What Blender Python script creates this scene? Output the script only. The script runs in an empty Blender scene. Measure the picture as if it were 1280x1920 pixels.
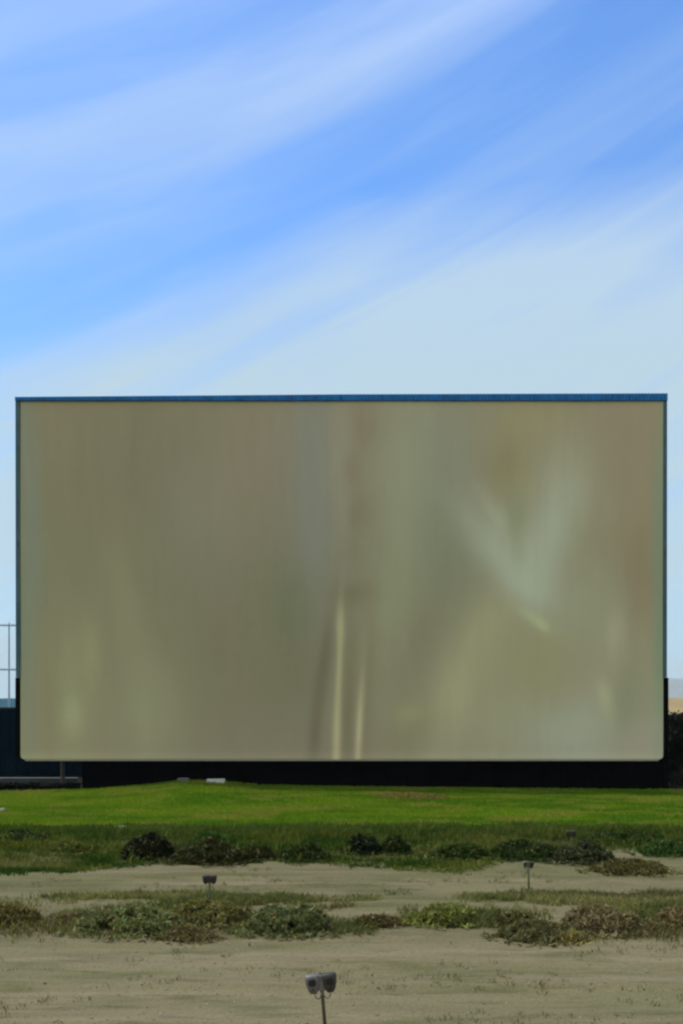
import bpy, bmesh, math, random
import numpy as np
from mathutils import Vector, Matrix

R = math.radians
random.seed(7)
rng = np.random.default_rng(11)
sc = bpy.context.scene
COL = sc.collection
H = 5.2            # eye height above the lot
F = 2000.0         # focal length in photo pixels (1280 wide)
HZ = 1322.0        # horizon row

# ------------------------------------------------------------------ helpers
def s2l(c):
    out = []
    for v in c:
        v = v / 255.0
        out.append(v / 12.92 if v <= 0.04045 else ((v + 0.055) / 1.055) ** 2.4)
    return tuple(out)

def tag(o, label=None, cat=None, group=None, kind=None):
    if label: o['label'] = label
    if cat: o['category'] = cat
    if group: o['group'] = group
    if kind: o['kind'] = kind
    return o

def empty(name, loc, rz=0.0, rx=0.0, ry=0.0):
    o = bpy.data.objects.new(name, None)
    COL.objects.link(o)
    o.location = loc
    o.rotation_euler = (rx, ry, rz)
    o.empty_display_size = 0.3
    return o

def link_mesh(name, me, mat, parent=None):
    o = bpy.data.objects.new(name, me)
    COL.objects.link(o)
    if mat: me.materials.append(mat)
    if parent: o.parent = parent
    return o

def obj(name, bm, mat, parent=None, smooth=False):
    me = bpy.data.meshes.new(name)
    bmesh.ops.recalc_face_normals(bm, faces=bm.faces)
    bm.to_mesh(me); bm.free()
    if smooth:
        for p in me.polygons: p.use_smooth = True
    return link_mesh(name, me, mat, parent)

def box(bm, x0, x1, y0, y1, z0, z1, bev=0.0, mtx=None):
    r = bmesh.ops.create_cube(bm, size=1.0)
    vs = r['verts']
    for v in vs:
        v.co = Vector((x0 + (v.co.x + .5) * (x1 - x0), y0 + (v.co.y + .5) * (y1 - y0), z0 + (v.co.z + .5) * (z1 - z0)))
    if bev > 0:
        es = list({e for v in vs for e in v.link_edges})
        r = bmesh.ops.bevel(bm, geom=es, offset=bev, segments=2, affect='EDGES', profile=0.5)
        vs = list({v for f in r['faces'] for v in f.verts} | {v for v in vs if v.is_valid})
    if mtx is not None:
        for v in vs: v.co = mtx @ v.co
    return vs

def cyl(bm, p0, p1, r0, r1=None, seg=12):
    r1 = r0 if r1 is None else r1
    p0, p1 = Vector(p0), Vector(p1)
    d = p1 - p0
    q = d.to_track_quat('Z', 'Y').to_matrix().to_4x4()
    bmesh.ops.create_cone(bm, cap_ends=True, segments=seg, radius1=r0, radius2=r1, depth=d.length,
                          matrix=Matrix.Translation((p0 + p1) / 2) @ q)

def np_mesh(name, verts, tris, cols=None, mat=None, parent=None, smooth=False):
    me = bpy.data.meshes.new(name)
    nv, nt = len(verts), len(tris)
    k = tris.shape[1]
    me.vertices.add(nv)
    me.vertices.foreach_set('co', verts.astype(np.float32).ravel())
    me.loops.add(nt * k)
    me.loops.foreach_set('vertex_index', tris.astype(np.int32).ravel())
    me.polygons.add(nt)
    me.polygons.foreach_set('loop_start', np.arange(0, nt * k, k, dtype=np.int32))
    me.update(calc_edges=True)
    me.validate()
    if smooth:
        me.polygons.foreach_set('use_smooth', np.ones(nt, dtype=bool))
    if cols is not None:
        a = me.attributes.new('tint', 'FLOAT_COLOR', 'POINT')
        c4 = np.ones((nv, 4), dtype=np.float32); c4[:, :3] = cols
        a.data.foreach_set('color', c4.ravel())
    return link_mesh(name, me, mat, parent)

# smooth value noise
_tab = rng.random((256, 256))
def vnoise(x, y):
    x = np.asarray(x, float); y = np.asarray(y, float)
    xi = np.floor(x).astype(int); yi = np.floor(y).astype(int)
    fx = x - xi; fy = y - yi
    fx = fx * fx * (3 - 2 * fx); fy = fy * fy * (3 - 2 * fy)
    a = _tab[xi % 256, yi % 256]; b = _tab[(xi + 1) % 256, yi % 256]
    c = _tab[xi % 256, (yi + 1) % 256]; d = _tab[(xi + 1) % 256, (yi + 1) % 256]
    return (a * (1 - fx) + b * fx) * (1 - fy) + (c * (1 - fx) + d * fx) * fy
def fbm(x, y, o=4):
    s = 0; a = .5; t = 0
    for i in range(o):
        s = s + a * vnoise(x * 2 ** i + 17.3 * i, y * 2 ** i + 5.1 * i); t += a; a *= .5
    return s / t
def sstep(a, b, x):
    t = np.clip((np.asarray(x, float) - a) / (b - a), 0, 1)
    return t * t * (3 - 2 * t)

# ------------------------------------------------------------------ node helpers
class NT:
    def __init__(s, tree): s.t = tree; tree.nodes.clear()
    def n(s, typ, **kw):
        nd = s.t.nodes.new(typ)
        for k, v in kw.items(): setattr(nd, k, v)
        return nd
    def put(s, sock, v):
        if isinstance(v, bpy.types.NodeSocket): s.t.links.new(v, sock)
        elif v is not None:
            if sock.type == 'RGBA' and len(v) == 3: v = (*v, 1)
            sock.default_value = v
    def math(s, op, a, b=None, c=None, clamp=False):
        nd = s.n('ShaderNodeMath', operation=op, use_clamp=clamp)
        s.put(nd.inputs[0], a); s.put(nd.inputs[1], b); s.put(nd.inputs[2], c)
        return nd.outputs[0]
    def mix(s, fac, a, b, blend='MIX'):
        nd = s.n('ShaderNodeMix', data_type='RGBA', blend_type=blend)
        s.put(nd.inputs[0], fac); s.put(nd.inputs[6], a); s.put(nd.inputs[7], b)
        return nd.outputs[2]
    def ramp(s, fac, stops, interp='LINEAR'):
        nd = s.n('ShaderNodeValToRGB'); cr = nd.color_ramp; cr.interpolation = interp
        while len(cr.elements) > 1: cr.elements.remove(cr.elements[-1])
        for i, (p, c) in enumerate(stops):
            if not isinstance(c, (tuple, list)): c = (c, c, c)
            e = cr.elements[0] if i == 0 else cr.elements.new(p)
            e.position = p; e.color = (*c[:3], 1)
        s.put(nd.inputs[0], fac)
        return nd.outputs[0]
    def noise(s, vec, scale, detail=4, rough=.55, dist=0.0):
        nd = s.n('ShaderNodeTexNoise')
        s.put(nd.inputs['Vector'], vec); nd.inputs['Scale'].default_value = scale
        nd.inputs['Detail'].default_value = detail; nd.inputs['Roughness'].default_value = rough
        nd.inputs['Distortion'].default_value = dist
        return nd.outputs[0]
    def mapping(s, vec, scale=(1, 1, 1), rot=(0, 0, 0), loc=(0, 0, 0)):
        nd = s.n('ShaderNodeMapping'); s.put(nd.inputs[0], vec)
        nd.inputs['Scale'].default_value = scale; nd.inputs['Rotation'].default_value = rot
        nd.inputs['Location'].default_value = loc
        return nd.outputs[0]
    def attr(s, name): return s.n('ShaderNodeAttribute', attribute_name=name).outputs['Color']
    def objco(s): return s.n('ShaderNodeTexCoord').outputs['Object']
    def bump(s, h, strength=.3, dist=.05):
        nd = s.n('ShaderNodeBump'); s.put(nd.inputs['Height'], h)
        nd.inputs['Strength'].default_value = strength; nd.inputs['Distance'].default_value = dist
        return nd.outputs[0]
    def bsdf(s, color, rough=.8, metal=0.0, normal=None, spec=.3):
        nd = s.n('ShaderNodeBsdfPrincipled')
        s.put(nd.inputs['Base Color'], color); s.put(nd.inputs['Roughness'], rough)
        nd.inputs['Metallic'].default_value = metal
        nd.inputs['Specular IOR Level'].default_value = spec
        if normal is not None: s.put(nd.inputs['Normal'], normal)
        return nd
    def out(s, sh):
        o = s.n('ShaderNodeOutputMaterial'); s.t.links.new(sh, o.inputs['Surface'])

def newmat(name):
    m = bpy.data.materials.new(name); m.use_nodes = True
    return m, NT(m.node_tree)

def worn(name, col, var=.25, rough=.7, metal=0.0, scale=3.0, dirt=None, spec=.3):
    """paint / metal / concrete with blotchy wear"""
    m, t = newmat(name)
    co = t.objco()
    n1 = t.noise(co, scale, 5, .6)
    n2 = t.noise(t.mapping(co, (6, 6, .6)), scale, 4, .6)
    lo = tuple(c * (1 - var) for c in col); hi = tuple(min(1, c * (1 + var)) for c in col)
    c = t.mix(t.ramp(n1, [(.3, 0.), (.7, 1.)]), lo, hi)
    if dirt: c = t.mix(t.ramp(n2, [(.52, 0.), (.72, .7)]), c, dirt)
    t.out(t.bsdf(c, rough, metal, t.bump(n1, .15, .01), spec).outputs[0])
    return m

def leafmat(name, mul=(1, 1, 1), trans=.35):
    """foliage: per-plant tint from the mesh, a little light through the blades"""
    m, t = newmat(name)
    c = t.mix(1.0, t.attr('tint'), (*mul, 1), 'MULTIPLY')
    p = t.bsdf(c, .75, spec=.15)
    tr = t.n('ShaderNodeBsdfTranslucent'); t.put(tr.inputs[0], t.mix(1.0, c, (1.15, 1.1, .6, 1), 'MULTIPLY'))
    mx = t.n('ShaderNodeMixShader'); mx.inputs[0].default_value = trans
    t.t.links.new(p.outputs[0], mx.inputs[1]); t.t.links.new(tr.outputs[0], mx.inputs[2])
    t.out(mx.outputs[0])
    return m

# ------------------------------------------------------------------ terrain
CX = [-60, -21.1, -17.8, -14.4, -11, -9.5, -7.2, -4.6, 0, 4, 8.5, 13.5, 21, 60]
CZ = [-.35, -.22, -.05, .1, .4, .62, .55, .3, .24, .16, .1, .06, -.05, -.2]
def terrain(x, y):
    x = np.asarray(x, float); y = np.asarray(y, float)
    crest = np.interp(x, CX, CZ)
    z = crest * sstep(48, 61, y) * (1 - sstep(64.2, 66.2, y))
    z = z - .15 * sstep(64.5, 67, y)
    ramp = .34 * np.exp(-((y - 38.5) / 3.2) ** 2) + .22 * np.exp(-((y - 26.3) / 2.2) ** 2)
    near = 1 - sstep(60, 64, np.abs(x))
    z = z + ramp * (.75 + .5 * fbm(x * .12, y * .2, 2)) * near
    z = z + (.09 * (fbm(x * .35, y * .6 + 9, 3) - .5) + .05 * (fbm(x * 1.3, y * 1.9, 2) - .5)) * (1 - sstep(90, 120, y))
    for y0, a in ((15.2, .05), (17.0, .05), (19.4, .06), (21.1, .06), (30.4, .07), (31.9, .07)):
        d = y - y0 - .35 * (fbm(x * .07 + y0, y0 + x * 0, 2) - .5) * 2
        z = z - a * (.5 + fbm(x * .5 + y0, x * 0 + 2, 2)) * np.exp(-(d / .17) ** 2) + .5 * a * np.exp(-((np.abs(d) - .32) / .14) ** 2)
    return z

def at(px, py):
    """the ground point seen at photo pixel (px, py)"""
    ys = np.arange(9, 90, .02)
    xs = (px - 640) / F * ys
    ray = H - (py - HZ) / F * ys
    hit = np.nonzero(terrain(xs, ys) >= ray)[0]
    i = hit[0] if len(hit) else len(ys) - 1
    return float(xs[i]), float(ys[i]), float(terrain(xs[i], ys[i]))

def lawn_mask(x, y):
    e = 43.2 + 3.4 * (fbm(x * .3, y * .25 + 40, 3) - .5) * 2
    return sstep(e - .8, e + .8, y) * (1 - sstep(65.2, 65.8, y))
def weed_far(x, y):
    near_edge = 33.2 + 3.6 * sstep(3.5, 7, x) + 1.6 * (fbm(x * .25 + 3, y * .2, 3) - .5) * 2
    near_edge = near_edge + 1.1 * np.exp(-((x + 5) / 2.2) ** 2) - 1.0 * sstep(-9, -14, x)
    return sstep(near_edge - .5, near_edge + .9, y) * (1 - sstep(43.2, 44.6, y))
def weed_near(x, y):
    n = fbm(x * .55 + 8, y * .75 + 3, 4)
    b = sstep(22.9, 24.8, y) * (1 - sstep(28.4, 29.6, y))
    return b * sstep(.43, .62, n)

# one ground sheet, fine near the lot and coarse out to the horizon
xs = np.concatenate([[-7800, -3200, -1600, -700, -300, -140, -80, -50], np.arange(-34, 34.01, .22), [50, 80, 140, 300, 700, 1600, 3200, 7800]])
ys = np.concatenate([[-300, -80, -20, 0], np.arange(8, 24, .13), np.arange(24, 70.01, .22), [72, 76, 82, 90, 105, 130, 180, 300, 600, 1200, 2000, 3200, 7800]])
GX, GY = np.meshgrid(xs, ys)
GZ = terrain(GX, GY)
nx, ny = len(xs), len(ys)
V = np.stack([GX.ravel(), GY.ravel(), GZ.ravel()], 1)
idx = np.arange(nx * ny).reshape(ny, nx)
Q = np.stack([idx[:-1, :-1], idx[:-1, 1:], idx[1:, 1:], idx[1:, :-1]], -1).reshape(-1, 4)
zone = np.zeros((nx * ny, 3))
zone[:, 0] = lawn_mask(V[:, 0], V[:, 1])
zone[:, 1] = np.maximum(np.maximum(weed_far(V[:, 0], V[:, 1]), .8 * weed_near(V[:, 0], V[:, 1])), (.18 + .3 * sstep(.4, .65, fbm(V[:, 0] * .3, V[:, 1] * .9, 3))) * sstep(22, 25, V[:, 1]) * (1 - sstep(43, 44, V[:, 1])))
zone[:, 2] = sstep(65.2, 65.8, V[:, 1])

m, t = newmat('ground')
co = t.objco()
zn = t.n('ShaderNodeSeparateColor'); t.put(zn.inputs[0], t.attr('tint'))
streak = t.noise(t.mapping(co, (.16, 1.5, 1)), 1.0, 5, .6)
lane = t.noise(t.mapping(co, (.05, .75, 1), loc=(4, 2, 0)), 1.0, 3, .5)
fine = t.noise(co, 9.0, 6, .7)
peb = t.n('ShaderNodeTexVoronoi'); t.put(peb.inputs['Vector'], co); peb.inputs['Scale'].default_value = 16
grav = t.ramp(streak, [(.25, s2l((103, 94, 67))), (.5, s2l((118, 108, 81))), (.75, s2l((131, 121, 92)))])
grav = t.mix(t.ramp(lane, [(.40, 0.), (.62, .6)]), grav, s2l((98, 97, 62)))
patch = t.noise(t.mapping(co, (.28, 1.1, 1), loc=(11, 5, 0)), 1.0, 6, .65)
grav = t.mix(t.ramp(patch, [(.52, 0.), (.68, .75)]), grav, s2l((78, 80, 44)))
grav = t.mix(t.ramp(t.noise(t.mapping(co, (.5, 3.2, 1), loc=(1, 15, 0)), 1.0, 5, .6), [(.56, 0.), (.70, .6)]), grav, s2l((74, 66, 44)))
grav = t.mix(t.ramp(fine, [(.3, .45), (.55, 0.)]), grav, s2l((84, 82, 62)))
grav = t.mix(t.ramp(peb.outputs['Distance'], [(0., .35), (.35, 0.)]), grav, s2l((140, 132, 108)))
soil = t.mix(t.ramp(fine, [(.35, 0.), (.65, 1.)]), s2l((50, 48, 24)), s2l((80, 78, 44)))
soil = t.mix(t.ramp(streak, [(.4, 0.), (.6, .8)]), soil, s2l((66, 76, 32)))
turf = t.mix(t.ramp(t.noise(t.mapping(co, (.25, .6, 1)), 1.0, 5, .6), [(.3, 0.), (.7, 1.)]), s2l((70, 98, 16)), s2l((92, 118, 28)))
back_shade = t.mix(fine, s2l((14, 15, 9)), s2l((30, 30, 18)))  # shade at the screen base, painted in as near-black ground
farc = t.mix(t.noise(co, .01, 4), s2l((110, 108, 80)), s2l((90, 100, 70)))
c = t.mix(zn.outputs[1], grav, soil)
c = t.mix(zn.outputs[0], c, turf)
c = t.mix(zn.outputs[2], c, back_shade)
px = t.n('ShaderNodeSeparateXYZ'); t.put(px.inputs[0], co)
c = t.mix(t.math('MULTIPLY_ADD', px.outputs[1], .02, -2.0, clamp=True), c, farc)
hgt = t.math('ADD', t.math('MULTIPLY', fine, .7), t.math('MULTIPLY', peb.outputs['Distance'], .6))
t.out(t.bsdf(c, .95, normal=t.bump(hgt, .5, .04), spec=.1).outputs[0])
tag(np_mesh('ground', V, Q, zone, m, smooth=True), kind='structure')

# ------------------------------------------------------------------ blades
def blades(P, n, length, width, base, spread, jitter=.18, lean=.6, tipmul=1.0):
    """P (N,3) tuft points; per-tuft arrays length,width,spread and base colour (N,3)"""
    N = len(P)
    rep = np.repeat(np.arange(N), n)
    M = N * n
    a = rng.random(M) * 2 * np.pi
    off = np.stack([np.cos(a), np.sin(a)], 1) * (rng.random(M)[:, None] ** .5) * spread[rep][:, None]
    root = P[rep].copy(); root[:, :2] += off; root[:, 2] -= .015
    L = length[rep] * (.55 + .65 * rng.random(M)); W = width[rep] * (.7 + .6 * rng.random(M))
    b = rng.random(M) * 2 * np.pi
    ld = np.stack([np.cos(b), np.sin(b)], 1) * (lean * rng.random(M) * L)[:, None]
    w = rng.random(M) * np.pi
    wd = np.stack([np.cos(w), np.sin(w), np.zeros(M)], 1) * (W * .5)[:, None]
    mid = root.copy(); mid[:, :2] += ld * .4; mid[:, 2] += L * .6
    tip = root.copy(); tip[:, :2] += ld; tip[:, 2] += L * .95
    Vv = np.stack([root - wd * .7, root + wd * .7, mid - wd, mid + wd, tip], 1).reshape(-1, 3)
    i = np.arange(M)[:, None, None] * 5
    T = (i + np.array([[0, 1, 3], [0, 3, 2], [2, 3, 4]])[None]).reshape(-1, 3)
    c = base[rep] * (1 + jitter * (rng.random(M)[:, None] * 2 - 1))
    C = np.repeat(c, 5, 0)
    return Vv, T, np.clip(C, 0, 1)

def join(parts):
    vs, ts, cs, o = [], [], [], 0
    for v, t_, c_ in parts:
        vs.append(v); ts.append(t_ + o); cs.append(c_); o += len(v)
    return np.concatenate(vs), np.concatenate(ts), np.concatenate(cs)

GRASS = leafmat('grass_blades')
# lawn in front of the screen
N = 90000
gx = rng.uniform(-27, 27, N); gy = rng.uniform(41.5, 65.7, N)
k = rng.random(N) < lawn_mask(gx, gy)
gx, gy = gx[k], gy[k]
P = np.stack([gx, gy, terrain(gx, gy)], 1)
f1 = fbm(gx * .22, gy * .5, 4)[:, None]; f2 = fbm(gx * .5 + 30, gy * 1.1, 3)[:, None]
ga, gb, gc = (np.array(s2l(q)) for q in ((88, 126, 14), (116, 144, 28), (146, 142, 64)))
gcol = ga + (gb - ga) * sstep(.35, .65, f1); gcol = gcol + (gc - gcol) * .7 * sstep(.48, .68, f2)
Lg = .09 + .09 * rng.random(len(P)) * (.6 + .8 * f1[:, 0])
tag(np_mesh('lawn_grass', *blades(P, 4, Lg, np.full(len(P), .035), gcol, np.full(len(P), .12)), GRASS),
    'mown green grass strip at the foot of the screen', 'grass', kind='stuff')

# low weeds: the rough green band past the gravel and the patchy row nearer
WEED = leafmat('weed_blades')
N = 75000
wx = rng.uniform(-22, 22, N); wy = rng.uniform(31, 45, N)
k = rng.random(N) < weed_far(wx, wy) * (.35 + .65 * sstep(.35, .6, fbm(wx * .5 + 2, wy * .8, 3)))
wx, wy = wx[k], wy[k]
P1 = np.stack([wx, wy, terrain(wx, wy)], 1)
hgt1 = sstep(35, 40, wy)
f = fbm(wx * .4 + 60, wy * .9, 4)[:, None]
olive, dgreen, dry = (np.array(s2l(q)) for q in ((100, 108, 42), (50, 78, 18), (130, 128, 80)))
c1 = dgreen + (olive - dgreen) * (sstep(.4, .66, f) * (1 - .6 * sstep(37, 40, wy)[:, None])) ; c1 = c1 + (dry - c1) * (.75 * sstep(.5, .68, fbm(wx * .3 + 12, wy * .7 + 7, 3)) * (1 - .9 * hgt1))[:, None]
L1 = (.12 + .26 * hgt1 * sstep(.3, .65, f[:, 0])) * (.7 + .6 * rng.random(len(P1)))
b1 = blades(P1, 6, L1, np.full(len(P1), .035), c1, np.full(len(P1), .16), .3, .9)
N = 30000
wx = rng.uniform(-11.5, 11.5, N); wy = rng.uniform(22.5, 30, N)
k = rng.random(N) < weed_near(wx, wy) * .8
wx, wy = wx[k], wy[k]
P2 = np.stack([wx, wy, terrain(wx, wy)], 1)
f = fbm(wx * .5 + 20, wy * 1.0, 3)[:, None]
brown = np.array(s2l((96, 84, 56)))
c2 = np.array(s2l((92, 100, 54))) + (dry - np.array(s2l((92, 100, 54)))) * sstep(.4, .62, f)
c2 = c2 + (brown - c2) * .7 * sstep(.5, .7, fbm(wx * .4 + 90, wy * .8, 3)[:, None])
b2 = blades(P2, 5, .10 + .12 * rng.random(len(P2)), np.full(len(P2), .022), c2, np.full(len(P2), .14), .3, 1.1)
N = 2600
wx = np.concatenate([rng.uniform(-15, 15, N), rng.uniform(-11, 11, N)]); wy = np.concatenate([rng.uniform(34, 44, N), rng.uniform(23, 29.5, N)])
k = (rng.random(2 * N) < np.maximum(weed_far(wx, wy), weed_near(wx, wy))) & (fbm(wx * .8 + 70, wy * 1.1, 3) > .5)
wx, wy = wx[k], wy[k]
P4 = np.stack([wx, wy, terrain(wx, wy)], 1)
f4 = rng.random((len(P4), 1)); far4 = (wy > 31)[:, None]
c4 = np.where(far4, dgreen + (olive - dgreen) * f4, olive + (dry - olive) * f4) * (.7 + .5 * rng.random((len(P4), 1)))
b4 = blades(P4, 7, np.where(far4[:, 0], .2, .08) + np.where(far4[:, 0], .26, .12) * rng.random(len(P4)), np.full(len(P4), .03), c4, np.full(len(P4), .22), .3, .8)
# sparse dry tufts over the gravel
N = 4200
wx = rng.uniform(-12, 12, N); wy = rng.uniform(13, 34, N)
k = rng.random(N) < sstep(.5, .72, fbm(wx * .35 + 44, wy * .8 + 10, 3))
wx, wy = wx[k], wy[k]
P3 = np.stack([wx, wy, terrain(wx, wy)], 1)
c3 = np.array(s2l((96, 98, 52)))[None] * (.75 + .5 * rng.random((len(P3), 1)))
b3 = blades(P3, 7, .05 + .07 * rng.random(len(P3)), np.full(len(P3), .014), c3, np.full(len(P3), .12), .3, 1.3)
tag(np_mesh('weeds', *join([b1, b2, b3, b4]), WEED), 'rough low weeds and dry tufts growing through the gravel lot', 'weeds', kind='stuff')

# loose stones on the lot
base = bpy.data.meshes.new('tmp')
bm = bmesh.new(); bmesh.ops.create_icosphere(bm, subdivisions=1, radius=1); bm.to_mesh(base); bm.free()
iv = np.array([v.co[:] for v in base.vertices]); it = np.array([p.vertices[:] for p in base.polygons])
bpy.data.meshes.remove(base)
N = 9000
sy = 12 + 22 * rng.random(N) ** 1.6; sx = rng.uniform(-1, 1, N) * (sy * .36 + .5)
rad = .008 + .022 * rng.random(N) ** 4
P = np.stack([sx, sy, terrain(sx, sy)], 1)
sv = iv[None] * (rad[:, None, None] * (.6 + .8 * rng.random((N, 12, 1)))) * np.array([1.2, 1, .6])
sv = (sv + P[:, None]).reshape(-1, 3)
st = (it[None] + 12 * np.arange(N)[:, None, None]).reshape(-1, 3)
stc = np.repeat(np.array(s2l((126, 122, 102)))[None] * (.55 + .7 * rng.random((N, 1))), 12, 0)
m, t = newmat('stone')
t.out(t.bsdf(t.attr('tint'), .9, spec=.2).outputs[0])
STONE = m
tag(np_mesh('gravel', sv, st, stc, m), 'loose small stones scattered over the tan gravel lot', 'gravel', kind='stuff')

# ------------------------------------------------------------------ bushes
BUSH = leafmat('bush_leaves', trans=.25)
TWIG = worn('twig_bark', s2l((78, 66, 48)), .3, .9)
def bush(px, py, wpx, hpx, col, label, name='weed_clump', cat='weed', n=None, dry_=0.0):
    x, y, z = at(px, py)
    rx = wpx / F * y / 2 * 1.25; h = hpx / F * y * (.66 if y < 31 else .76); ry = min(rx, max(.35, rx * .7))
    n = n or int(min(8000, 1200 + 1800 * rx * h * 4))
    root = empty(name, (x, y, z - .02))
    tag(root, label, cat)
    seed = rng.random() * 100
    # clumpy dome of leaf-sized faces
    a = rng.random(n) * 2 * np.pi; rr = rng.random(n) ** .6 * np.where(rng.random(n) < .25, 1.45, 1.0)
    lx, ly = np.cos(a) * rr, np.sin(a) * rr
    top = (np.sqrt(np.clip(1 - rr ** 2, 0, 1)) + .12) * (.35 + 1.0 * fbm(lx * 2.4 + seed, ly * 2.4, 3))
    lz = top * (.1 + .9 * rng.random(n) ** .5)
    keep = fbm(lx * 4 + seed, lz * 4 + ly * 3, 2) > .36
    lx, ly, lz = lx[keep], ly[keep], lz[keep]; n = len(lx)
    C = np.stack([lx * rx, ly * ry, lz * h], 1)
    sz = (.022 + .034 * rng.random(n)) * (1 + min(y, 45) / 60)
    d = rng.normal(size=(n, 3)); d[:, 2] = np.abs(d[:, 2]) * .9 + .2; d /= np.linalg.norm(d, axis=1)[:, None]
    e = np.cross(d, rng.normal(size=(n, 3))); e /= np.linalg.norm(e, axis=1)[:, None]
    d *= sz[:, None] * 1.5; e *= sz[:, None] * .45
    vv = np.stack([C - d, C + e, C + d, C - e], 1).reshape(-1, 3); vv[:, 2] = np.maximum(vv[:, 2], .0)
    q = np.arange(n * 4).reshape(-1, 4)
    cc = np.array(s2l(col))[None] * (1.8 if y < 31 else 1.3) * (.6 + .8 * fbm(lx * 3 + seed + 9, lz * 3 + ly * 2, 2))[:, None] * (.8 + .4 * rng.random((n, 1)))
    dm = rng.random(n) < dry_
    cc[dm] = np.array(s2l((132, 122, 82))) * (.6 + .6 * rng.random((dm.sum(), 1)))
    np_mesh('foliage', vv, q, np.repeat(np.clip(cc, 0, 1), 4, 0), BUSH, root)
    bm = bmesh.new()
    for i in range(9):
        aa = random.random() * 6.28; r = .3 + .5 * random.random()
        p0 = Vector((0, 0, -.03))
        p1 = Vector((rx * r * math.cos(aa), ry * r * math.sin(aa), h * (.45 + .35 * random.random())))
        mid = (p0 + p1) / 2 + Vector((0, 0, h * .1))
        cyl(bm, p0, mid, .012, .009, 5); cyl(bm, mid, p1, .009, .004, 5)
    obj('stem', bm, TWIG, root)
    return root

DK = (40, 56, 18); DK2 = (48, 52, 20); OL = (78, 86, 34); GG = (84, 92, 54); YG = (92, 100, 44); BR = (92, 84, 58)
for b in [
    (52, 1580, 90, 26, DK, 'dark low weed clump by the left edge of the green band'),
    (140, 1596, 80, 26, OL, 'olive weed clump left of the blackest bush'),
    (278, 1606, 78, 50, (28, 34, 14), 'blackest round bush of the dark row left of centre'),
    (395, 1614, 120, 42, DK2, 'wide dark brown-green bush standing behind the left gravel speaker post'),
    (402, 1582, 70, 30, (48, 78, 22), 'bright green bush on the lawn edge above the wide brown-green bush'),
    (478, 1610, 60, 28, DK2, 'small brownish bush right of the wide brown-green bush'),
    (572, 1610, 76, 34, DK, 'dark bush just left of the middle of the green band'),
    (682, 1600, 54, 44, (24, 40, 14), 'very dark green bush in the middle, left one of a close pair'),
    (742, 1600, 44, 38, DK, 'dark bush in the middle, right one of a close pair'),
    (860, 1606, 90, 30, (48, 66, 20), 'flat green bush right of the close pair'),
    (985, 1606, 110, 34, DK, 'long dark green bush behind the pale speaker post'),
    (1092, 1614, 90, 44, (56, 62, 38), 'grey-green bush below the farthest speaker post'),
    (1180, 1634, 120, 26, (84, 80, 44), 'flat brown-olive bush on the right gravel edge'),
    (1170, 1576, 130, 20, DK, 'long low dark hedge-like clump at the right lawn edge'),
    (1250, 1600, 90, 30, (46, 74, 24), 'green bush at the far right of the green band'),
    (28, 1730, 76, 52, (80, 74, 38), 'olive-brown bush cut by the left edge of the near weed row'),
    (122, 1730, 70, 24, (82, 76, 50), 'small flat brown clump in the near row, second from the left'),
    (245, 1738, 170, 62, GG, 'broad grey-green bush in the left half of the near weed row'),
    (395, 1722, 130, 50, (84, 84, 44), 'olive bush below the left gravel speaker post'),
    (350, 1758, 90, 26, (74, 68, 42), 'low dark brown clump in front of the olive bush'),
    (545, 1742, 130, 64, (74, 84, 50), 'rounded blue-green bush left of centre in the near weed row'),
    (708, 1732, 70, 20, (66, 58, 34), 'thin dark brown clump in the middle of the near row'),
    (832, 1728, 96, 54, YG, 'yellow-green bush right of centre in the near weed row'),
    (962, 1732, 70, 34, (74, 74, 40), 'small olive bush at the foot of the pale speaker post'),
    (1008, 1758, 120, 42, (72, 72, 44), 'dark olive spreading bush in front of the pale speaker post'),
    (1062, 1764, 60, 28, (108, 100, 58), 'straw-yellow tuft beside the dark olive spreading bush'),
    (1130, 1740, 120, 58, BR, 'brown-grey dry bush on the right of the near weed row'),
    (1265, 1730, 60, 44, (104, 92, 62), 'tan dry bush cut by the right edge of the near weed row'),
]:
    bush(*b[:6], dry_=.25 if b[1] > 1640 else .08)

# long dry brown strip of dead plants on the lawn below the screen
bush(770, 1497, 120, 11, (112, 84, 36), 'low strip of dead brown plants on the lawn under the screen', 'dead_plants', 'dead plants', 2600, .5)

# ------------------------------------------------------------------ the movie screen
YS = 66.0                       # front of the panel at its lower edge
def sx_(px, Y): return (px - 640) / F * Y
def sz_(py, Y): return H - (py - HZ) / F * Y
TILT = .75                      # top leans this far toward the lot
Z0, Z1 = sz_(1425, YS), sz_(752, YS - TILT)
XL0, XR0 = sx_(38.5, YS), sx_(1243, YS)
XL1, XR1 = sx_(37.5, YS - TILT), sx_(1243.5, YS - TILT)
root = empty('movie_screen', (0, YS + .6, float(terrain(0, YS)) - .2))
tag(root, 'huge stained grey-tan outdoor movie screen with blue edge trim above the lawn', 'movie screen')
oy, oz = root.location.y, root.location.z
def loc(p): return (p[0], p[1] - oy, p[2] - oz)

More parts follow.
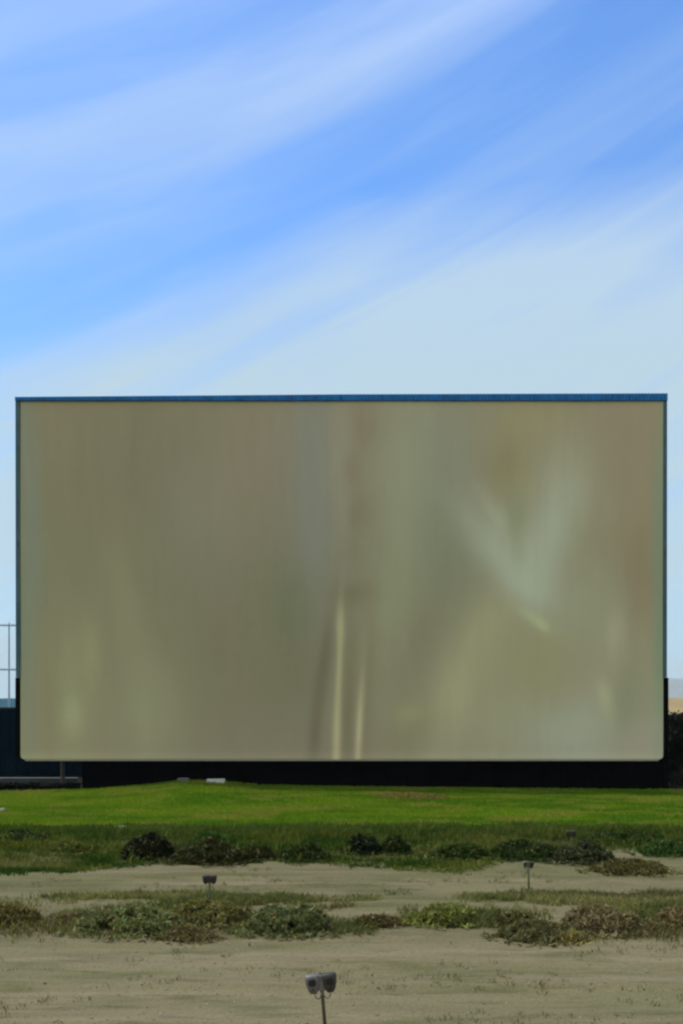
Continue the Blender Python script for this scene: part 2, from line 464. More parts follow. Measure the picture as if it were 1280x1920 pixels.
# panel: a gently leaning slab whose weathered face carries its own stains
nu, nv = 420, 236
uu, vv = np.meshgrid(np.linspace(0, 1, nu), np.linspace(0, 1, nv))
xl = XL0 + (XL1 - XL0) * vv; xr = XR0 + (XR1 - XR0) * vv
PX = xl + (xr - xl) * uu
PZ = Z0 + (Z1 - Z0) * vv
rad = .28                        # rounded lower corners
for side in (0, 1):
    ex = np.where(side == 0, PX - xl, xr - PX); ez = PZ - Z0
    inside = (ex < rad) & (ez < rad)
    lim = rad - np.sqrt(np.clip(rad ** 2 - (rad - ez) ** 2, 0, None))
    PX = np.where(inside & (ex < lim), np.where(side == 0, xl + lim, xr - lim), PX)
PY = YS - TILT * vv + .035 * (fbm(uu * 9, vv * 5, 2) - .5)
fpx = 38 + uu * 1205; fpy = 1425 - vv * 673
knx = np.array([38, 640, 1243.]); kny = np.array([752, 1080, 1425.])
KC = np.array([[(111, 110, 88), (117, 117, 98), (123, 121, 99)],
               [(110, 112, 88), (110, 112, 92), (122, 119, 95)],
               [(126, 124, 100), (122, 119, 97), (141, 141, 121)]], float)
def bil(ch):
    r = [np.interp(fpx, knx, KC[i, :, ch]) for i in range(3)]
    a = np.clip((fpy - kny[0]) / (kny[1] - kny[0]), 0, 1); b = np.clip((fpy - kny[1]) / (kny[2] - kny[1]), 0, 1)
    return np.where(fpy < kny[1], r[0] * (1 - a) + r[1] * a, r[1] * (1 - b) + r[2] * b)
SC = np.stack([bil(0), bil(1), bil(2)], -1)
wob_x = 26 * (fbm(fpx / 90, fpy / 150, 3) - .5); wob_y = 40 * (fbm(fpx / 110 + 7, fpy / 120, 3) - .5)
def stain(x, y, sx, sy, ang, col, a=1.0, wob=1.0):
    global SC
    c, s = math.cos(R(ang)), math.sin(R(ang))
    dx = fpx - x + wob * wob_x; dy = fpy - y + wob * wob_y
    u = (c * dx + s * dy) / sx; v = (-s * dx + c * dy) / sy
    w = (a * np.exp(-(u * u + v * v) * .5))[..., None]
    SC = SC * (1 - w) + np.array(col, float) * w
for s_ in [
    (300, 900, 130, 150, 0, (105, 104, 84), .8), (430, 1180, 150, 170, 0, (106, 104, 85), .8),
    (380, 960, 60, 90, 0, (116, 117, 101), .6), (480, 880, 70, 90, 0, (117, 113, 96), .6),
    (590, 920, 36, 230, 0, (110, 116, 107), .8), (545, 1150, 34, 60, 0, (96, 103, 80), .8),
    (545, 1270, 50, 60, 10, (104, 103, 82), .7),
    (240, 1150, 24, 110, -8, (118, 120, 94), .7), (280, 1340, 40, 80, 0, (128, 132, 104), .7),
    (130, 1280, 18, 70, 0, (124, 128, 99), .8), (172, 1230, 15, 50, 0, (125, 129, 98), .8),
    (140, 1345, 16, 28, 0, (136, 141, 108), .8), (95, 1330, 18, 70, 0, (116, 112, 90), .6),
    (55, 1000, 14, 280, 0, (104, 116, 104), .7), (1236, 1080, 10, 260, 0, (98, 124, 102), .8),
    (688, 800, 34, 34, 0, (110, 104, 86), 1.0, .4),
    (668, 960, 24, 36, 0, (106, 102, 83), 1.0, .4), (640, 880, 16, 120, 0, (126, 128, 108), .6),
    (670, 1112, 28, 16, 0, (103, 99, 80), 1.0, .4), (662, 880, 14, 26, 0, (110, 104, 86), .8, .4), (664, 1040, 16, 24, 0, (110, 106, 88), .8, .4),
    (765, 930, 55, 210, 0, (124, 132, 110), .8), (745, 1120, 40, 80, 0, (122, 130, 102), .6),
    (845, 860, 40, 140, 0, (114, 120, 104), .7), (840, 1060, 48, 90, -12, (108, 115, 95), .8),
    (800, 1190, 34, 80, 14, (111, 109, 90), .8), (990, 800, 60, 40, 0, (126, 126, 92), .6),
    (955, 885, 34, 40, 0, (116, 113, 86), .8), (975, 925, 22, 36, 0, (124, 122, 90), .6),
    (1065, 915, 46, 64, 8, (135, 143, 122), .8), (1036, 1010, 28, 66, 10, (140, 151, 134), .85, .8),
    (930, 1040, 24, 86, -38, (134, 144, 127), .8, .8), (985, 1080, 42, 68, -30, (145, 158, 142), .95, .8),
    (945, 990, 14, 60, -34, (138, 148, 126), .7), (968, 985, 14, 40, 0, (116, 124, 98), .8),
    (1000, 1158, 8, 26, -58, (148, 158, 130), .9, .3), (1014, 1172, 6, 12, -50, (158, 170, 138), .9, .3),
    (885, 1120, 40, 50, -35, (112, 116, 94), .7), (925, 1170, 30, 40, 0, (132, 132, 104), .7),
    (1195, 1070, 30, 90, 0, (114, 107, 86), .75), (1160, 830, 60, 80, 0, (118, 114, 94), .7),
    (1100, 1130, 50, 70, 0, (128, 134, 112), .7), (1012, 1240, 50, 60, 0, (127, 129, 96), .7),
    (856, 1300, 34, 100, 16, (141, 144, 112), .85), (905, 1200, 26, 60, 14, (134, 136, 108), .6),
    (775, 1370, 34, 50, 20, (118, 119, 90), .7), (770, 1340, 20, 14, -20, (132, 136, 102), .6),
    (1070, 1375, 80, 46, 0, (139, 149, 130), .8), (1150, 1190, 14, 40, 0, (140, 144, 120), .7),
    (1140, 1315, 13, 30, -18, (150, 154, 126), .85), (1182, 1320, 26, 56, 0, (117, 123, 99), .85),
    (1200, 1390, 40, 26, 0, (138, 136, 118), .7), (940, 1350, 40, 60, 0, (134, 138, 108), .6),
    (606, 1240, 8, 70, 8, (96, 93, 74), .85, .25), (590, 1370, 9, 60, 4, (98, 95, 76), .7, .25),
    (652, 1330, 9, 100, 2, (104, 103, 78), .8, .25), (690, 1300, 9, 110, 2, (108, 106, 82), .5, .25),
    (635, 1250, 4, 75, 2, (144, 144, 110), .9, .15), (631, 1390, 5.5, 70, 1, (154, 152, 118), .95, .15),
    (673, 1370, 4.5, 66, 3, (156, 154, 120), .95, .15), (636, 1170, 5, 26, 0, (146, 146, 112), .7, .25),
]:
    stain(*s_)
SC = SC + 8 * sstep(1402, 1424, fpy)[..., None] * np.array([1, 1, .95])
SC = SC + (3.0 * (fbm(fpx / 14, fpy / 60, 4) - .5) + 2.0 * (fbm(fpx / 5, fpy / 5, 3) - .5))[..., None]
lin = np.clip(SC, 0, 255) / 255.0
lin = np.where(lin <= .04045, lin / 12.92, ((lin + .055) / 1.055) ** 2.4)
Vf = np.stack([PX.ravel(), PY.ravel() - oy, PZ.ravel() - oz], 1)
Vb = Vf.copy(); Vb[:, 1] += .22
idx = np.arange(nu * nv).reshape(nv, nu)
Qf = np.stack([idx[:-1, :-1], idx[:-1, 1:], idx[1:, 1:], idx[1:, :-1]], -1).reshape(-1, 4)
O = nu * nv
ring = np.concatenate([idx[0, :], idx[1:, -1], idx[-1, -2::-1], idx[-2:0:-1, 0]])
rn = np.roll(ring, -1)
Qs = np.stack([ring, ring + O, rn + O, rn], -1)
Qall = np.concatenate([Qf, Qf[:, ::-1] + O, Qs])
Vall = np.concatenate([Vf, Vb]); Call = np.concatenate([lin.reshape(-1, 3)] * 2)
m, t = newmat('screen_paint')
KSCR = (2.85, 2.54, 2.52)
co = t.objco()
c = t.mix(1.0, t.attr('tint'), (*KSCR, 1), 'MULTIPLY')
drip = t.noise(t.mapping(co, (1.2, 1, .08)), 1.0, 5, .6)
c = t.mix(t.ramp(drip, [(.35, .03), (.5, 0.)]), c, (.12, .115, .08, 1))
t.out(t.bsdf(c, .85, normal=t.bump(t.noise(co, 2.0, 4), .05, .02), spec=.15).outputs[0])
np_mesh('screen_panel', Vall, Qall, Call, m, root, smooth=True)

BLUE = worn('blue_trim_paint', s2l((22, 112, 176)), .25, .6, 0, 1.5, s2l((14, 60, 116)))
TEAL = worn('side_trim_paint', s2l((70, 104, 116)), .2, .6, 0, 1.5, s2l((48, 80, 84)))
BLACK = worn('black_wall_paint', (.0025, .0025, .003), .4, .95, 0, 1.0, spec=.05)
STEEL = worn('support_steel', s2l((70, 72, 70)), .3, .6, .3, 2.0, s2l((90, 62, 40)))

# corrugated blue cap along the top, deeper at the right end
bm = bmesh.new()
yt = YS - TILT - .12
nr = 190
zb = Z1 + .012
def topz(x): return Z1 + float(np.interp(x, [XL1, -8, 0, XR1], [.22, .31, .38, .44]))
x0, x1 = XL1 - .28, XR1 + .22
prev = None
for i in range(nr * 2 + 1):
    x = x0 + (x1 - x0) * i / (nr * 2)
    d = -.06 if i % 2 else .0
    a = [bm.verts.new(loc((x, yt + d, zb))), bm.verts.new(loc((x, yt + d, topz(x)))),
         bm.verts.new(loc((x, yt + .5, topz(x)))), bm.verts.new(loc((x, yt + .5, zb)))]
    if prev:
        for j in range(4): bm.faces.new((prev[j], prev[(j + 1) % 4], a[(j + 1) % 4], a[j]))
    else: bm.faces.new(a)
    prev = a
bm.faces.new(prev)
obj('top_trim', bm, BLUE, root)
# side trims along the leaning edges, down to where the black base begins
ZB = 6.9
for s in (-1, 1):
    bm = bmesh.new()
    def edge(z):
        k = (z - Z0) / (Z1 - Z0)
        X = (XL0 + (XL1 - XL0) * k) if s < 0 else (XR0 + (XR1 - XR0) * k)
        return X, YS - TILT * k
    w = .26 if s < 0 else .2
    pts = []
    for z in (ZB, Z1 + .005):
        X, Y = edge(z)
        a, b = X + s * .012, X + s * (w + .012)
        pts.append([bm.verts.new(loc(q)) for q in ((a, Y - .04, z), (b, Y - .04, z), (b, Y + .45, z), (a, Y + .45, z))])
    for j in range(4): bm.faces.new((pts[0][j], pts[0][(j + 1) % 4], pts[1][(j + 1) % 4], pts[1][j]))
    bm.faces.new(pts[0]); bm.faces.new(pts[1])
    obj('side_trim', bm, TEAL, root)
# black base under and behind the panel with corner columns
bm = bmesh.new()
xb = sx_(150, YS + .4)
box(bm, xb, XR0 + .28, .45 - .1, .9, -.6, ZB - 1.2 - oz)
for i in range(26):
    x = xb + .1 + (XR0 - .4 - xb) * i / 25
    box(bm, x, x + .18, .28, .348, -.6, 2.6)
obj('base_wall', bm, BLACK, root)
for X, zlo in ((XL0 - .155, Z0 - oz + .25), (XR0 + .155, -.9)):
    bm = bmesh.new()
    box(bm, X - .17, X + .17, -.62, -.2, zlo, ZB - oz - .01, .02)
    obj('corner_column', bm, BLACK, root)
# steel frame behind
for i in range(7):
    x = XL0 + 2.2 + (XR0 - XL0 - 4.4) * i / 6
    bm = bmesh.new()
    cyl(bm, (x, 1.0, -.6), (x, .35, Z1 - oz - .2), .14, .14, 10)
    cyl(bm, (x, 9.5, -.8), (x, .7, (Z1 - oz) * .82), .12, .12, 10)
    cyl(bm, (x, 5.4, (Z1 - oz) * .39), (x, .9, 3.2), .07, .07, 8)
    obj('rear_brace', bm, STEEL, root)
# pale drip edge along the bottom
bm = bmesh.new()
box(bm, XL0 + .3, XR0 - .3, YS - oy - .03, YS - oy + .2, Z0 - oz - .075, Z0 - oz - .004, .012)
obj('bottom_trim', bm, worn('pale_trim', s2l((168, 166, 148)), .15, .8), root)

# ------------------------------------------------------------------ fence behind the screen
FEN = [worn('dark_fence_steel', s2l((6, 30, 40)), .35, .8, 0, .8, s2l((4, 16, 20)), spec=.05), worn('black_fence_steel', s2l((8, 14, 16)), .35, .85, 0, .8, s2l((4, 8, 8)), spec=.05)]
def fence(x0, x1, y, z0, ztop, label):
    r = empty('corrugated_fence', ((x0 + x1) / 2, y, z0))
    tag(r, label, 'fence')
    bm = bmesh.new(); prev = None
    n = int((x1 - x0) / .15); L = (x1 - x0)
    for i in range(n + 1):
        x = -L / 2 + L * i / n; d = (0, .04, .04, 0)[i % 4]
        a = [bm.verts.new((x, d, 0)), bm.verts.new((x, d, ztop - z0)), bm.verts.new((x, d + .03, ztop - z0)), bm.verts.new((x, d + .03, 0))]
        if prev:
            for j in range(4): bm.faces.new((prev[j], prev[(j + 1) % 4], a[(j + 1) % 4], a[j]))
        else: bm.faces.new(a)
        prev = a
    bm.faces.new(prev)
    obj('sheet_panel', bm, FEN[0 if x0 < 0 else 1], r)
    bm = bmesh.new(); box(bm, -L / 2, L / 2, -.06, .1, ztop - z0 + .003, ztop - z0 + .14, .015)
    obj('top_rail', bm, worn('fence_rail', s2l((30, 38, 34)), .3, .8), r)
    for i in range(int(L // 5) + 1):
        x = -L / 2 + .2 + i * 5
        if x > L / 2: break
        bm = bmesh.new(); cyl(bm, (x, .16, -.3), (x, .16, ztop - z0), .07, .07, 8)
        obj('post', bm, STEEL, r)
fence(-46, 3, 80, -.3, sz_(1330, 80), 'dark blue-green corrugated fence seen left of the screen')
fence(3.2, 46, 82, -.3, sz_(1345, 82), 'near-black corrugated fence behind trees right of the screen')

# grey guard rail at the foot of the screen's left end
xa, xb2 = -30.0, sx_(146, 68.5)
r = empty('guard_rail', (0, 68.5, -.35)); tag(r, 'pale grey guard rail low on the ground under the left end of the screen', 'guard rail')
GAL = worn('galvanised_rail', s2l((74, 80, 80)), .2, .7, .0, 2.0, s2l((80, 74, 60)))
zr = sz_(1463, 68.5) + .35
bm = bmesh.new()
prof = [(0, -.17), (-.06, -.12), (-.06, -.05), (0, 0), (-.06, .05), (-.06, .12), (0, .17)]
va = [[bm.verts.new((x, py, zr + pz)) for py, pz in prof] for x in (xa, xb2)]
vb = [[bm.verts.new((x, py + .02, zr + pz)) for py, pz in prof] for x in (xa, xb2)]
for j in range(6):
    bm.faces.new((va[0][j], va[1][j], va[1][j + 1], va[0][j + 1]))
    bm.faces.new((vb[0][j], vb[0][j + 1], vb[1][j + 1], vb[1][j]))
obj('beam', bm, GAL, r)
x = xa + .4
while x < xb2:
    bm = bmesh.new(); box(bm, x - .07, x + .07, .03, .17, -.2, zr + .12, .01)
    obj('post', bm, worn('rail_post', s2l((52, 50, 44)), .3, .8) if x == xa + .4 else bpy.data.materials['rail_post'], r); x += 2.0

# ------------------------------------------------------------------ trees beyond the right edge
BARK = worn('tree_bark', s2l((62, 52, 40)), .3, .9)
def tree(x, y, h, cr, col, label):
    z = float(terrain(x, y)) - .1
    r = empty('dark_tree', (x, y, z)); tag(r, label, 'tree', 'dark trees along the right fence')
    bm = bmesh.new()
    cyl(bm, (0, 0, 0), (.1, 0, h * .45), .14, .1, 9)
    tips = []
    for i in range(8):
        a = i * 2.4; p = Vector((math.cos(a) * cr * .6, math.sin(a) * cr * .6, h * (.55 + .3 * random.random())))
        cyl(bm, (.08, 0, h * (.25 + .03 * i)), p, .06, .02, 6); tips.append(p)
    obj('trunk', bm, BARK, r)
    n = 5200; ci = rng.integers(0, 26, n)
    ce = np.stack([rng.normal(0, cr * .42, 26), rng.normal(0, cr * .42, 26), h * (.28 + .62 * rng.random(26))], 1)
    ce[:, :2] *= (1.15 - .6 * (ce[:, 2:] / h - .3))
    C = ce[ci] + rng.normal(size=(n, 3)) * cr * .19
    C[:, 2] = np.clip(C[:, 2], .15, h)
    d = rng.normal(size=(n, 3)); d /= np.linalg.norm(d, axis=1)[:, None]
    e = np.cross(d, rng.normal(size=(n, 3))); e /= np.linalg.norm(e, axis=1)[:, None]
    s = (.07 + .08 * rng.random((n, 1))); d *= s * 1.3; e *= s * .6
    vv = np.stack([C - d, C + e, C + d, C - e], 1).reshape(-1, 3)
    cc = np.array(s2l(col)) * (.5 + .9 * rng.random((26, 1)))[ci] * (.8 + .4 * rng.random((n, 1)))
    np_mesh('crown', vv, np.arange(n * 4).reshape(-1, 4), np.repeat(cc, 4, 0), BUSH, r)
tree(sx_(1276, 77), 77, 5.0, 1.5, (24, 30, 18), 'dark bushy tree with domed top against the fence right of the screen')
tree(sx_(1330, 78), 78, 5.6, 1.8, (24, 32, 20), 'taller dark tree outside the right edge of the fence')
tree(sx_(1240, 79), 79, 4.7, 1.3, (22, 28, 16), 'dark tree half hidden by the right edge of the screen')

def hedge(x0, x1, y, d, h, col, label):
    cx = (x0 + x1) / 2; z = float(terrain(cx, y))
    rt = empty('low_hedge', (cx, y, z)); tag(rt, label, 'hedge')
    n = int((x1 - x0) * 420)
    lx = rng.uniform(-1, 1, n) * (x1 - x0) / 2; ly = rng.uniform(-d, d, n) / 2
    top = h * (.55 + .8 * fbm(lx * .8 + x0, ly * 2 + y, 3))
    C = np.stack([lx, ly, top * rng.random(n) ** .6], 1)
    q = rng.normal(size=(n, 3)); q /= np.linalg.norm(q, axis=1)[:, None]
    e = np.cross(q, rng.normal(size=(n, 3))); e /= np.linalg.norm(e, axis=1)[:, None]
    sc_ = .05 + .06 * rng.random((n, 1)); q *= sc_ * 1.3; e *= sc_ * .6
    vv = np.stack([C - q, C + e, C + q, C - e], 1).reshape(-1, 3)
    cc = np.array(s2l(col)) * (.5 + rng.random((n, 1)))
    np_mesh('foliage', vv, np.arange(n * 4).reshape(-1, 4), np.repeat(cc, 4, 0), BUSH, rt)
    bm = bmesh.new()
    box(bm, x0 - cx + .1, x1 - cx - .1, -.05, .05, -.2, h * .12)
    for i in range(int((x1 - x0) * 2)):
        px_ = x0 - cx + .2 + i * .5 * ((x1 - x0 - .4) / (x1 - x0))
        cyl(bm, (px_, 0, 0), (px_ + random.uniform(-.15, .15), random.uniform(-d, d) * .3, h * .6), .015, .006, 5)
    obj('stem', bm, TWIG, rt)
hedge(-30, sx_(150, 67.6), 67.5, .7, .42, (20, 26, 12), 'low dark shrubs added as the shade band under the pale guard rail')  # dark foliage added to stand in for the shade below the rail
hedge(XR0 + .5, 30, 69.5, 1.4, 1.0, (18, 24, 12), 'low dark hedge at the foot of the trees right of the screen')

# ------------------------------------------------------------------ pole at the left
x, y = sx_(17, 120), 120.0
r = empty('utility_pole', (x, y, -.2)); tag(r, 'thin grey utility pole with crossarms left of the screen', 'utility pole')
POLE = worn('weathered_pole', s2l((168, 188, 204)), .1, .8, 0, 1.0)
bm = bmesh.new(); zt = sz_(1168, y) + .2
cyl(bm, (0, 0, 0), (0, 0, zt), .12, .08, 12); obj('shaft', bm, POLE, r)
for zz, w in ((sz_(1173, y) + .2, 1.15), (sz_(1256, y) + .2, 1.0)):
    bm = bmesh.new(); box(bm, -w, w, -.21, -.12, zz - .09, zz + .09, .01); a = obj('crossarm', bm, POLE, r)
    for k_ in (-.85, -.45, .45, .85):
        bm = bmesh.new(); cyl(bm, (k_ * w, -.165, zz + .09), (k_ * w, -.165, zz + .2), .04, .03, 8)
        obj('insulator', bm, POLE, a)

# ------------------------------------------------------------------ small things on the lawn
def slab(name, px, py, w, d, h, col, label, cat):
    x, y, z = at(px, py); y -= .1; z = float(terrain(x, y))
    bm = bmesh.new(); box(bm, -w / 2, w / 2, -d / 2, d / 2, -.08, h, .03)
    bmesh.ops.subdivide_edges(bm, edges=bm.edges, cuts=2, use_grid_fill=True)
    for v in bm.verts: v.co += Vector((random.uniform(-.012, .012), random.uniform(-.012, .012), random.uniform(-.012, .012)))
    o = obj(name, bm, worn(name + '_surface', col, .15, .85, 0, 4.0, tuple(c * .6 for c in col)))
    o.location = (x, y, z); o.rotation_euler = (0, 0, R(random.uniform(-8, 8)))
    tag(o, label, cat)
slab('concrete_block', 405, 1469, 1.05, .5, .26, s2l((206, 206, 192)), 'long white concrete block on the crest of the lawn under the screen', 'block')
slab('concrete_block', 344, 1466, .62, .5, .22, s2l((112, 112, 108)), 'short grey concrete block left of the white block on the lawn crest', 'block')
def rock(px, py, r_, col, label):
    x, y, z = at(px, py)
    bm = bmesh.new(); bmesh.ops.create_icosphere(bm, subdivisions=3, radius=r_)
    for v in bm.verts:
        n_ = float(fbm(v.co.x / r_ * 1.3 + px, v.co.y / r_ * 1.3 + v.co.z / r_ * 2, 3))
        v.co *= .7 + .6 * n_; v.co.z *= .75
    o = obj('rock', bm, worn('rock_face', col, .25, .9, 0, 5.0), smooth=False)
    o.location = (x, y, z + r_ * .3); tag(o, label, 'rock')
rock(228, 1563, .34, s2l((124, 130, 96)), 'pale rock on the lawn edge above the blackest bush')
rock(4, 1524, .2, s2l((122, 124, 100)), 'pale rock on the lawn at the left edge')

# ------------------------------------------------------------------ drive-in speaker posts
def grey(name, c, **kw): return worn(name, s2l(c), .22, .55, .35, 8.0, s2l((70, 52, 38)), **kw)
def speaker_bm(sgn):
    """tapered cast speaker body hanging beside the junction box"""
    bm = bmesh.new()
    rings = [(.30, .105, .065), (.285, .118, .078), (.22, .12, .085), (.12, .105, .08), (.04, .078, .062), (.0, .05, .04)]
    prev = None
    for z, a, b in rings:
        vs = []
        for i in range(20):
            th = 2 * math.pi * i / 20
            cx, sy2 = math.cos(th), math.sin(th)
            e = .62
            vs.append(bm.verts.new((sgn * .135 + a * math.copysign(abs(cx) ** e, cx), b * math.copysign(abs(sy2) ** e, sy2) - .01, z - .16)))
        if prev:
            for i in range(20): bm.faces.new((prev[i], prev[(i + 1) % 20], vs[(i + 1) % 20], vs[i]))
        else: bm.faces.new(vs)
        prev = vs
    bm.faces.new(prev)
    return bm
def speaker_post(px, pytop, pybase_h, cols, label, lean=(0, 0), roll=0.0, scale=1.0, Y=None):
    # find the post's distance from the row its head top is seen at, standing pybase_h m tall
    best = None
    for yy in np.arange(14, 50, .02):
        xx = (px - 640) / F * yy
        z = H - (pytop - HZ) / F * yy
        g = float(terrain(xx, yy))
        if best is None or abs(z - g - pybase_h) < best[0]: best = (abs(z - g - pybase_h), xx, yy, g)
    _, x, y, g = best
    r = empty('speaker_post', (x, y, g)); tag(r, label, 'speaker post', 'drive-in speaker posts')
    body, dark, pole = cols
    zc = pybase_h - .17
    bm = bmesh.new()
    cyl(bm, (lean[0], lean[1], -.15), (0, 0, zc + .02), .03, .027, 14)
    obj('pole', bm, pole, r, True)
    bm = bmesh.new(); cyl(bm, (lean[0], lean[1], -.06), (lean[0], lean[1], .035), .12, .09, 16)
    obj('footing', bm, bpy.data.materials['rock_face'], r)
    M = Matrix.Translation((0, 0, zc)) @ Matrix.Rotation(roll, 4, 'Y') @ Matrix.Scale(scale, 4)
    def fin(bm):
        for v in bm.verts: v.co = M @ v.co
        return bm
    bm = bmesh.new(); box(bm, -.05, .05, -.06, .06, -.13, .13, .02); box(bm, -.03, .03, -.035, .035, -.2, -.125, .01)
    jb = obj('junction_box', fin(bm), body, r)
    bm = bmesh.new(); cyl(bm, (0, 0, .128), (0, 0, .155), .045, .02, 12); obj('cap', fin(bm), dark, jb)
    for s in (-1, 1):
        sp = obj('speaker', fin(speaker_bm(s)), body if s < 0 else dark, r, True)
        bm = bmesh.new(); cyl(bm, (s * .14, -.088, .03), (s * .14, -.1, .03), .066, .06, 18)
        for k_ in range(-2, 3):
            box(bm, s * .14 - .055, s * .14 + .055, -.106, -.0985, .03 + k_ * .022 - .004, .03 + k_ * .022 + .004)
        obj('grille', fin(bm), bpy.data.materials['speaker_grille'], sp)
        bm = bmesh.new(); cyl(bm, (s * .135, -.07, -.085), (s * .135, -.105, -.085), .018, .014, 10)
        obj('volume_knob', fin(bm), bpy.data.materials['speaker_grille'], sp)
        bm = bmesh.new()
        pts = [Vector((s * .13, .02, -.155)), Vector((s * .12, .05, -.24)), Vector((s * .07, .05, -.28)), Vector((s * .02, .03, -.22)), Vector((0, .0, -.18))]
        for p0, p1 in zip(pts, pts[1:]): cyl(bm, p0, p1, .007, .007, 6)
        obj('cable', fin(bm), bpy.data.materials['speaker_grille'], sp)
worn('speaker_grille', s2l((46, 44, 42)), .2, .7)
G1, G1d, P1_ = grey('cast_grey', (112, 109, 106)), grey('cast_dark_grey', (70, 68, 62)), worn('pole_rust', s2l((78, 74, 52)), .3, .8)
G2 = grey('cast_olive', (66, 64, 50)); G3 = grey('cast_pale', (112, 116, 88)); G3d = grey('cast_green_grey', (66, 72, 44)); P3_ = worn('pole_olive', s2l((96, 96, 66)), .3, .8)
speaker_post(602, 1823, .93, (G1, G1d, P1_), 'nearest grey speaker post with two hanging speakers at the bottom of the picture', (.08, 0), -R(6), 1.0)
speaker_post(393, 1636, .90, (G2, G2, P3_), 'dark olive speaker post on the gravel lane left of centre', (0, 0), 0, .7)
speaker_post(990, 1610, .92, (G3, G3d, P3_), 'pale green-grey speaker post right of centre by the gravel lane', (.02, 0), R(3), .62)
speaker_post(1070, 1554, .95, (G3d, G2, P3_), 'farthest dark speaker post among bushes on the right', (0, 0), 0, .72)

# ------------------------------------------------------------------ far land
def hill(name, y0, prof, depth, col, var):
    xs_ = np.linspace(prof[0][0], prof[-1][0], 260)
    hz = np.interp(xs_, [p[0] for p in prof], [p[1] for p in prof])
    hz = hz * (.86 + .28 * fbm(xs_ / (y0 * .02), xs_ * 0 + y0, 4))
    rows = [(0, 0.), (.25, .4), (.5, .78), (.75, .96), (1., 1.), (1.6, .5), (2.2, 0.)]
    vs = []
    for k_, s in rows:
        jj = (.9 + .2 * fbm(xs_ / (y0 * .012), xs_ * 0 + k_ * 9, 3)) if 0 < s < 1 else 1
        vs.append(np.stack([xs_, np.full_like(xs_, y0) + k_ * depth, -3 + (hz + 3) * s * jj], 1))
    V_ = np.concatenate(vs); id_ = np.arange(len(rows) * 260).reshape(len(rows), 260)
    Q_ = np.stack([id_[:-1, :-1], id_[:-1, 1:], id_[1:, 1:], id_[1:, :-1]], -1).reshape(-1, 4)
    m, t = newmat(name + '_' + str(int(y0)))
    co = t.objco()
    t.out(t.bsdf(t.mix(t.noise(co, var, 5, .6), tuple(c * .7 for c in col), tuple(c * 1.25 for c in col)), .95, spec=.05).outputs[0])
    tag(np_mesh(name, V_, Q_, None, m, smooth=True), kind='structure')
def zz(py, y): return H - (py - HZ) / F * y
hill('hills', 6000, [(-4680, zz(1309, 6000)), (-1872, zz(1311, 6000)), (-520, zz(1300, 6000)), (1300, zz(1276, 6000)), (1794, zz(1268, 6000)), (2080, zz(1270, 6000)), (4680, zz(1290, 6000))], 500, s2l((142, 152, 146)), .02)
hill('hills', 1500, [(-1500, zz(1311, 1500)), (-900, zz(1313, 1500)), (-440, zz(1310, 1500)), (-300, zz(1314, 1500)), (100, zz(1320, 1500)), (300, -2)], 120, s2l((30, 74, 84)), .05)
hill('hills', 700, [(-600, -2), (120, -2), (190, zz(1309, 700)), (215, zz(1303, 700)), (240, zz(1307, 700)), (400, zz(1312, 700)), (600, -1)], 90, s2l((150, 132, 92)), .06)

# ------------------------------------------------------------------ sky, sun, haze, camera
SUN_EL, SUN_AZ = R(60), R(-70)        # azimuth from +Y toward +X
w = bpy.data.worlds.new('World'); sc.world = w; w.use_nodes = True
t = NT(w.node_tree)
sky = t.n('ShaderNodeTexSky', sky_type='NISHITA', sun_disc=False)
sky.sun_elevation = SUN_EL; sky.sun_rotation = SUN_AZ
sky.air_density = 1.0; sky.dust_density = .6; sky.ozone_density = 2.0
gen = t.n('ShaderNodeTexCoord').outputs['Generated']
sp = t.n('ShaderNodeSeparateXYZ'); t.put(sp.inputs[0], gen)
hor = t.math('SQRT', t.math('ADD', t.math('MULTIPLY', sp.outputs[0], sp.outputs[0]), t.math('MULTIPLY', sp.outputs[1], sp.outputs[1])))
az = t.math('ARCTAN2', sp.outputs[0], sp.outputs[1])
U = t.math('MULTIPLY_ADD', az, 2000., 640.)
Vv = t.math('MULTIPLY_ADD', t.math('DIVIDE', sp.outputs[2], t.math('MAXIMUM', hor, .05)), -2000., 1322.)
s0 = t.math('ADD', t.math('MULTIPLY_ADD', U, .4, Vv), t.math('MULTIPLY', t.math('MULTIPLY', U, U), .00006))
cmb = t.n('ShaderNodeCombineXYZ'); t.put(cmb.inputs[0], t.math('MULTIPLY', U, .001)); t.put(cmb.inputs[1], t.math('MULTIPLY', s0, .001))
cv = cmb.outputs[0]
big = t.noise(t.mapping(cv, (1.3, 3.2, 1)), 1.0, 3, .5)
wisp = t.noise(t.mapping(cv, (1.6, 11, 1), loc=(3, 1, 0)), 1.0, 6, .55, .4)
s1 = t.math('MULTIPLY_ADD', t.math('SUBTRACT', big, .5), 110., s0)
s1 = t.math('MULTIPLY_ADD', t.math('SUBTRACT', wisp, .5), 70., s1)
band = t.ramp(t.math('MULTIPLY_ADD', s1, .001, -.04), [(0., .5), (.08, .46), (.17, .2), (.23, .28), (.29, .52), (.36, .58), (.42, .44), (.47, .14), (.54, .04), (.62, .08), (.69, .2), (.74, .12), (.85, .05), (.93, .14), (1., .2)], 'EASE')
thr = t.math('MULTIPLY_ADD', t.math('MAXIMUM', t.math('SUBTRACT', U, 660.), 0.), .5, 655.)
low = t.math('MULTIPLY_ADD', t.math('SUBTRACT', s1, thr), 1 / 210., .15, clamp=True)
low = t.math('SMOOTHSTEP' if False else 'MULTIPLY', low, t.ramp(big, [(.25, .7), (.6, .95)]))
str1 = t.noise(t.mapping(cv, (1.1, 6.5, 1), loc=(7, 3, 0)), 1.0, 5, .5, .5)
str2 = t.noise(t.mapping(cv, (2.2, 15, 1), rot=(0, 0, R(-4)), loc=(1, 9, 0)), 1.0, 5, .5, .8)
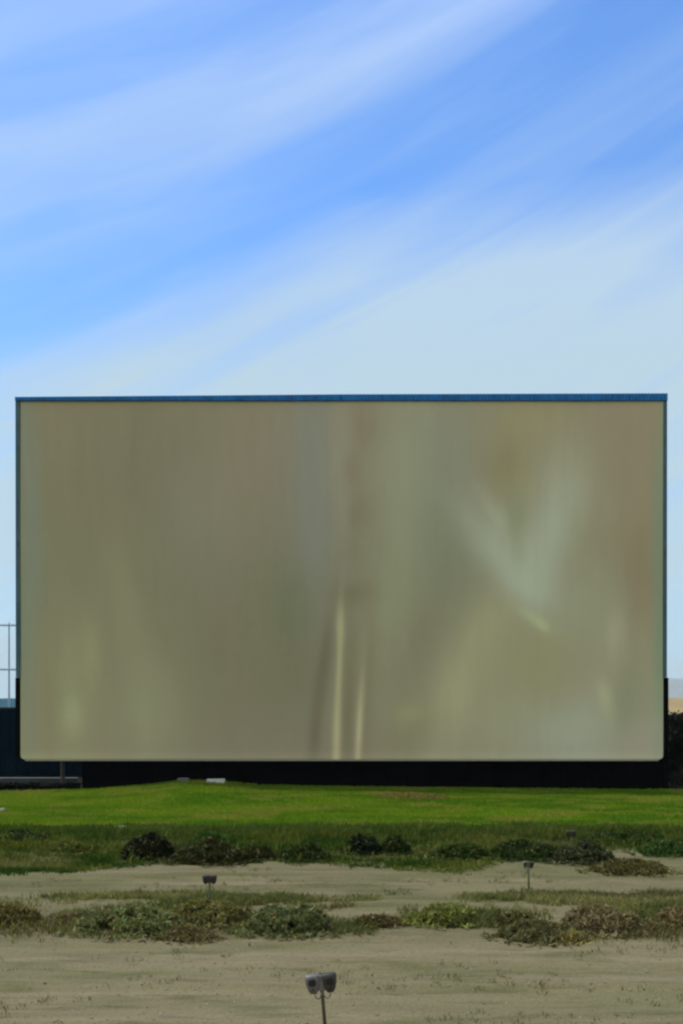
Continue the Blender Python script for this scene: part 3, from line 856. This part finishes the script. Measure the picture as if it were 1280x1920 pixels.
low = t.math('MULTIPLY', low, t.ramp(str1, [(.3, .72), (.5, 1.)]))
amt = t.math('MAXIMUM', t.math('MULTIPLY', band, t.ramp(wisp, [(.3, .75), (.65, 1.15)])), low)
amt = t.math('ADD', amt, t.math('MULTIPLY', t.ramp(str1, [(.45, 0.), (.7, .24)]), t.ramp(str2, [(.25, .55), (.7, 1.)])))
amt = t.math('ADD', amt, t.ramp(str2, [(.42, 0.), (.85, .10)]))
amt = t.math('MINIMUM', amt, .93)
vgrad = t.math('MULTIPLY_ADD', Vv, 1 / 700., 0.0, clamp=True)
S = .11
def rad(c): return tuple(v / S for v in s2l(c))
ccol = t.mix(vgrad, rad((172, 198, 240)), rad((180, 202, 212)))
skyc = t.mix(1.0, sky.outputs[0], (.72, 1.20, 1.72, 1), 'MULTIPLY')
colr = t.mix(t.math('MULTIPLY', amt, 1.0, clamp=True), skyc, ccol)
# white cloud added behind the viewer, unseen, to give the screen neutral fill
fill_cloud = t.math('MULTIPLY', t.math('MULTIPLY_ADD', sp.outputs[1], -1.6, -.1, clamp=True), t.ramp(t.noise(t.mapping(gen, (2, 2, 5)), 1.0, 5, .6), [(.25, .6), (.6, 1.)]))
colr = t.mix(fill_cloud, colr, rad((206, 204, 196)))
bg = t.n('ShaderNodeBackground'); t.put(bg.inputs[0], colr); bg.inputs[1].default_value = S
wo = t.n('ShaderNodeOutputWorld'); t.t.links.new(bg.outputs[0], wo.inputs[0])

sd = bpy.data.lights.new('sun', 'SUN'); sd.energy = 3.2; sd.angle = R(.5); sd.color = (1, .95, .86)
so = bpy.data.objects.new('sun', sd); COL.objects.link(so)
dirv = Vector((math.sin(SUN_AZ) * math.cos(SUN_EL), math.cos(SUN_AZ) * math.cos(SUN_EL), math.sin(SUN_EL)))
so.rotation_euler = dirv.to_track_quat('Z', 'Y').to_euler(); so.location = (-40, 20, 60)

HAZE = True
if HAZE:
    bm = bmesh.new(); box(bm, -8000, 8000, -500, 8000, -8, 320)
    m, t = newmat('haze_air')
    pv = t.n('ShaderNodeVolumePrincipled'); pv.inputs['Color'].default_value = (.8, .88, .95, 1); pv.inputs['Density'].default_value = .00006
    o_ = t.n('ShaderNodeOutputMaterial'); t.t.links.new(pv.outputs[0], o_.inputs['Volume'])
    tag(obj('haze', bm, m), 'thin pale air haze over the whole lot', 'haze', kind='stuff')

cd = bpy.data.cameras.new('camera'); cam = bpy.data.objects.new('camera', cd); COL.objects.link(cam)
cam.location = (0, 0, H); cam.rotation_euler = (R(90), 0, 0)
cd.sensor_fit = 'HORIZONTAL'; cd.sensor_width = 36; cd.lens = 36 * F / 1280
cd.shift_y = (HZ - 960) / 1280
cd.clip_start = .1; cd.clip_end = 20000
sc.camera = cam

sc.view_settings.view_transform = 'Standard'; sc.view_settings.look = 'None'
sc.view_settings.exposure = .25; sc.view_settings.gamma = 1; sc.view_settings.use_curve_mapping = False
sc.cycles.use_denoising = True
sc.cycles.max_bounces = 6; sc.cycles.transparent_max_bounces = 8
sc.cycles.volume_bounces = 0
sc.cycles.filter_width = 2.4
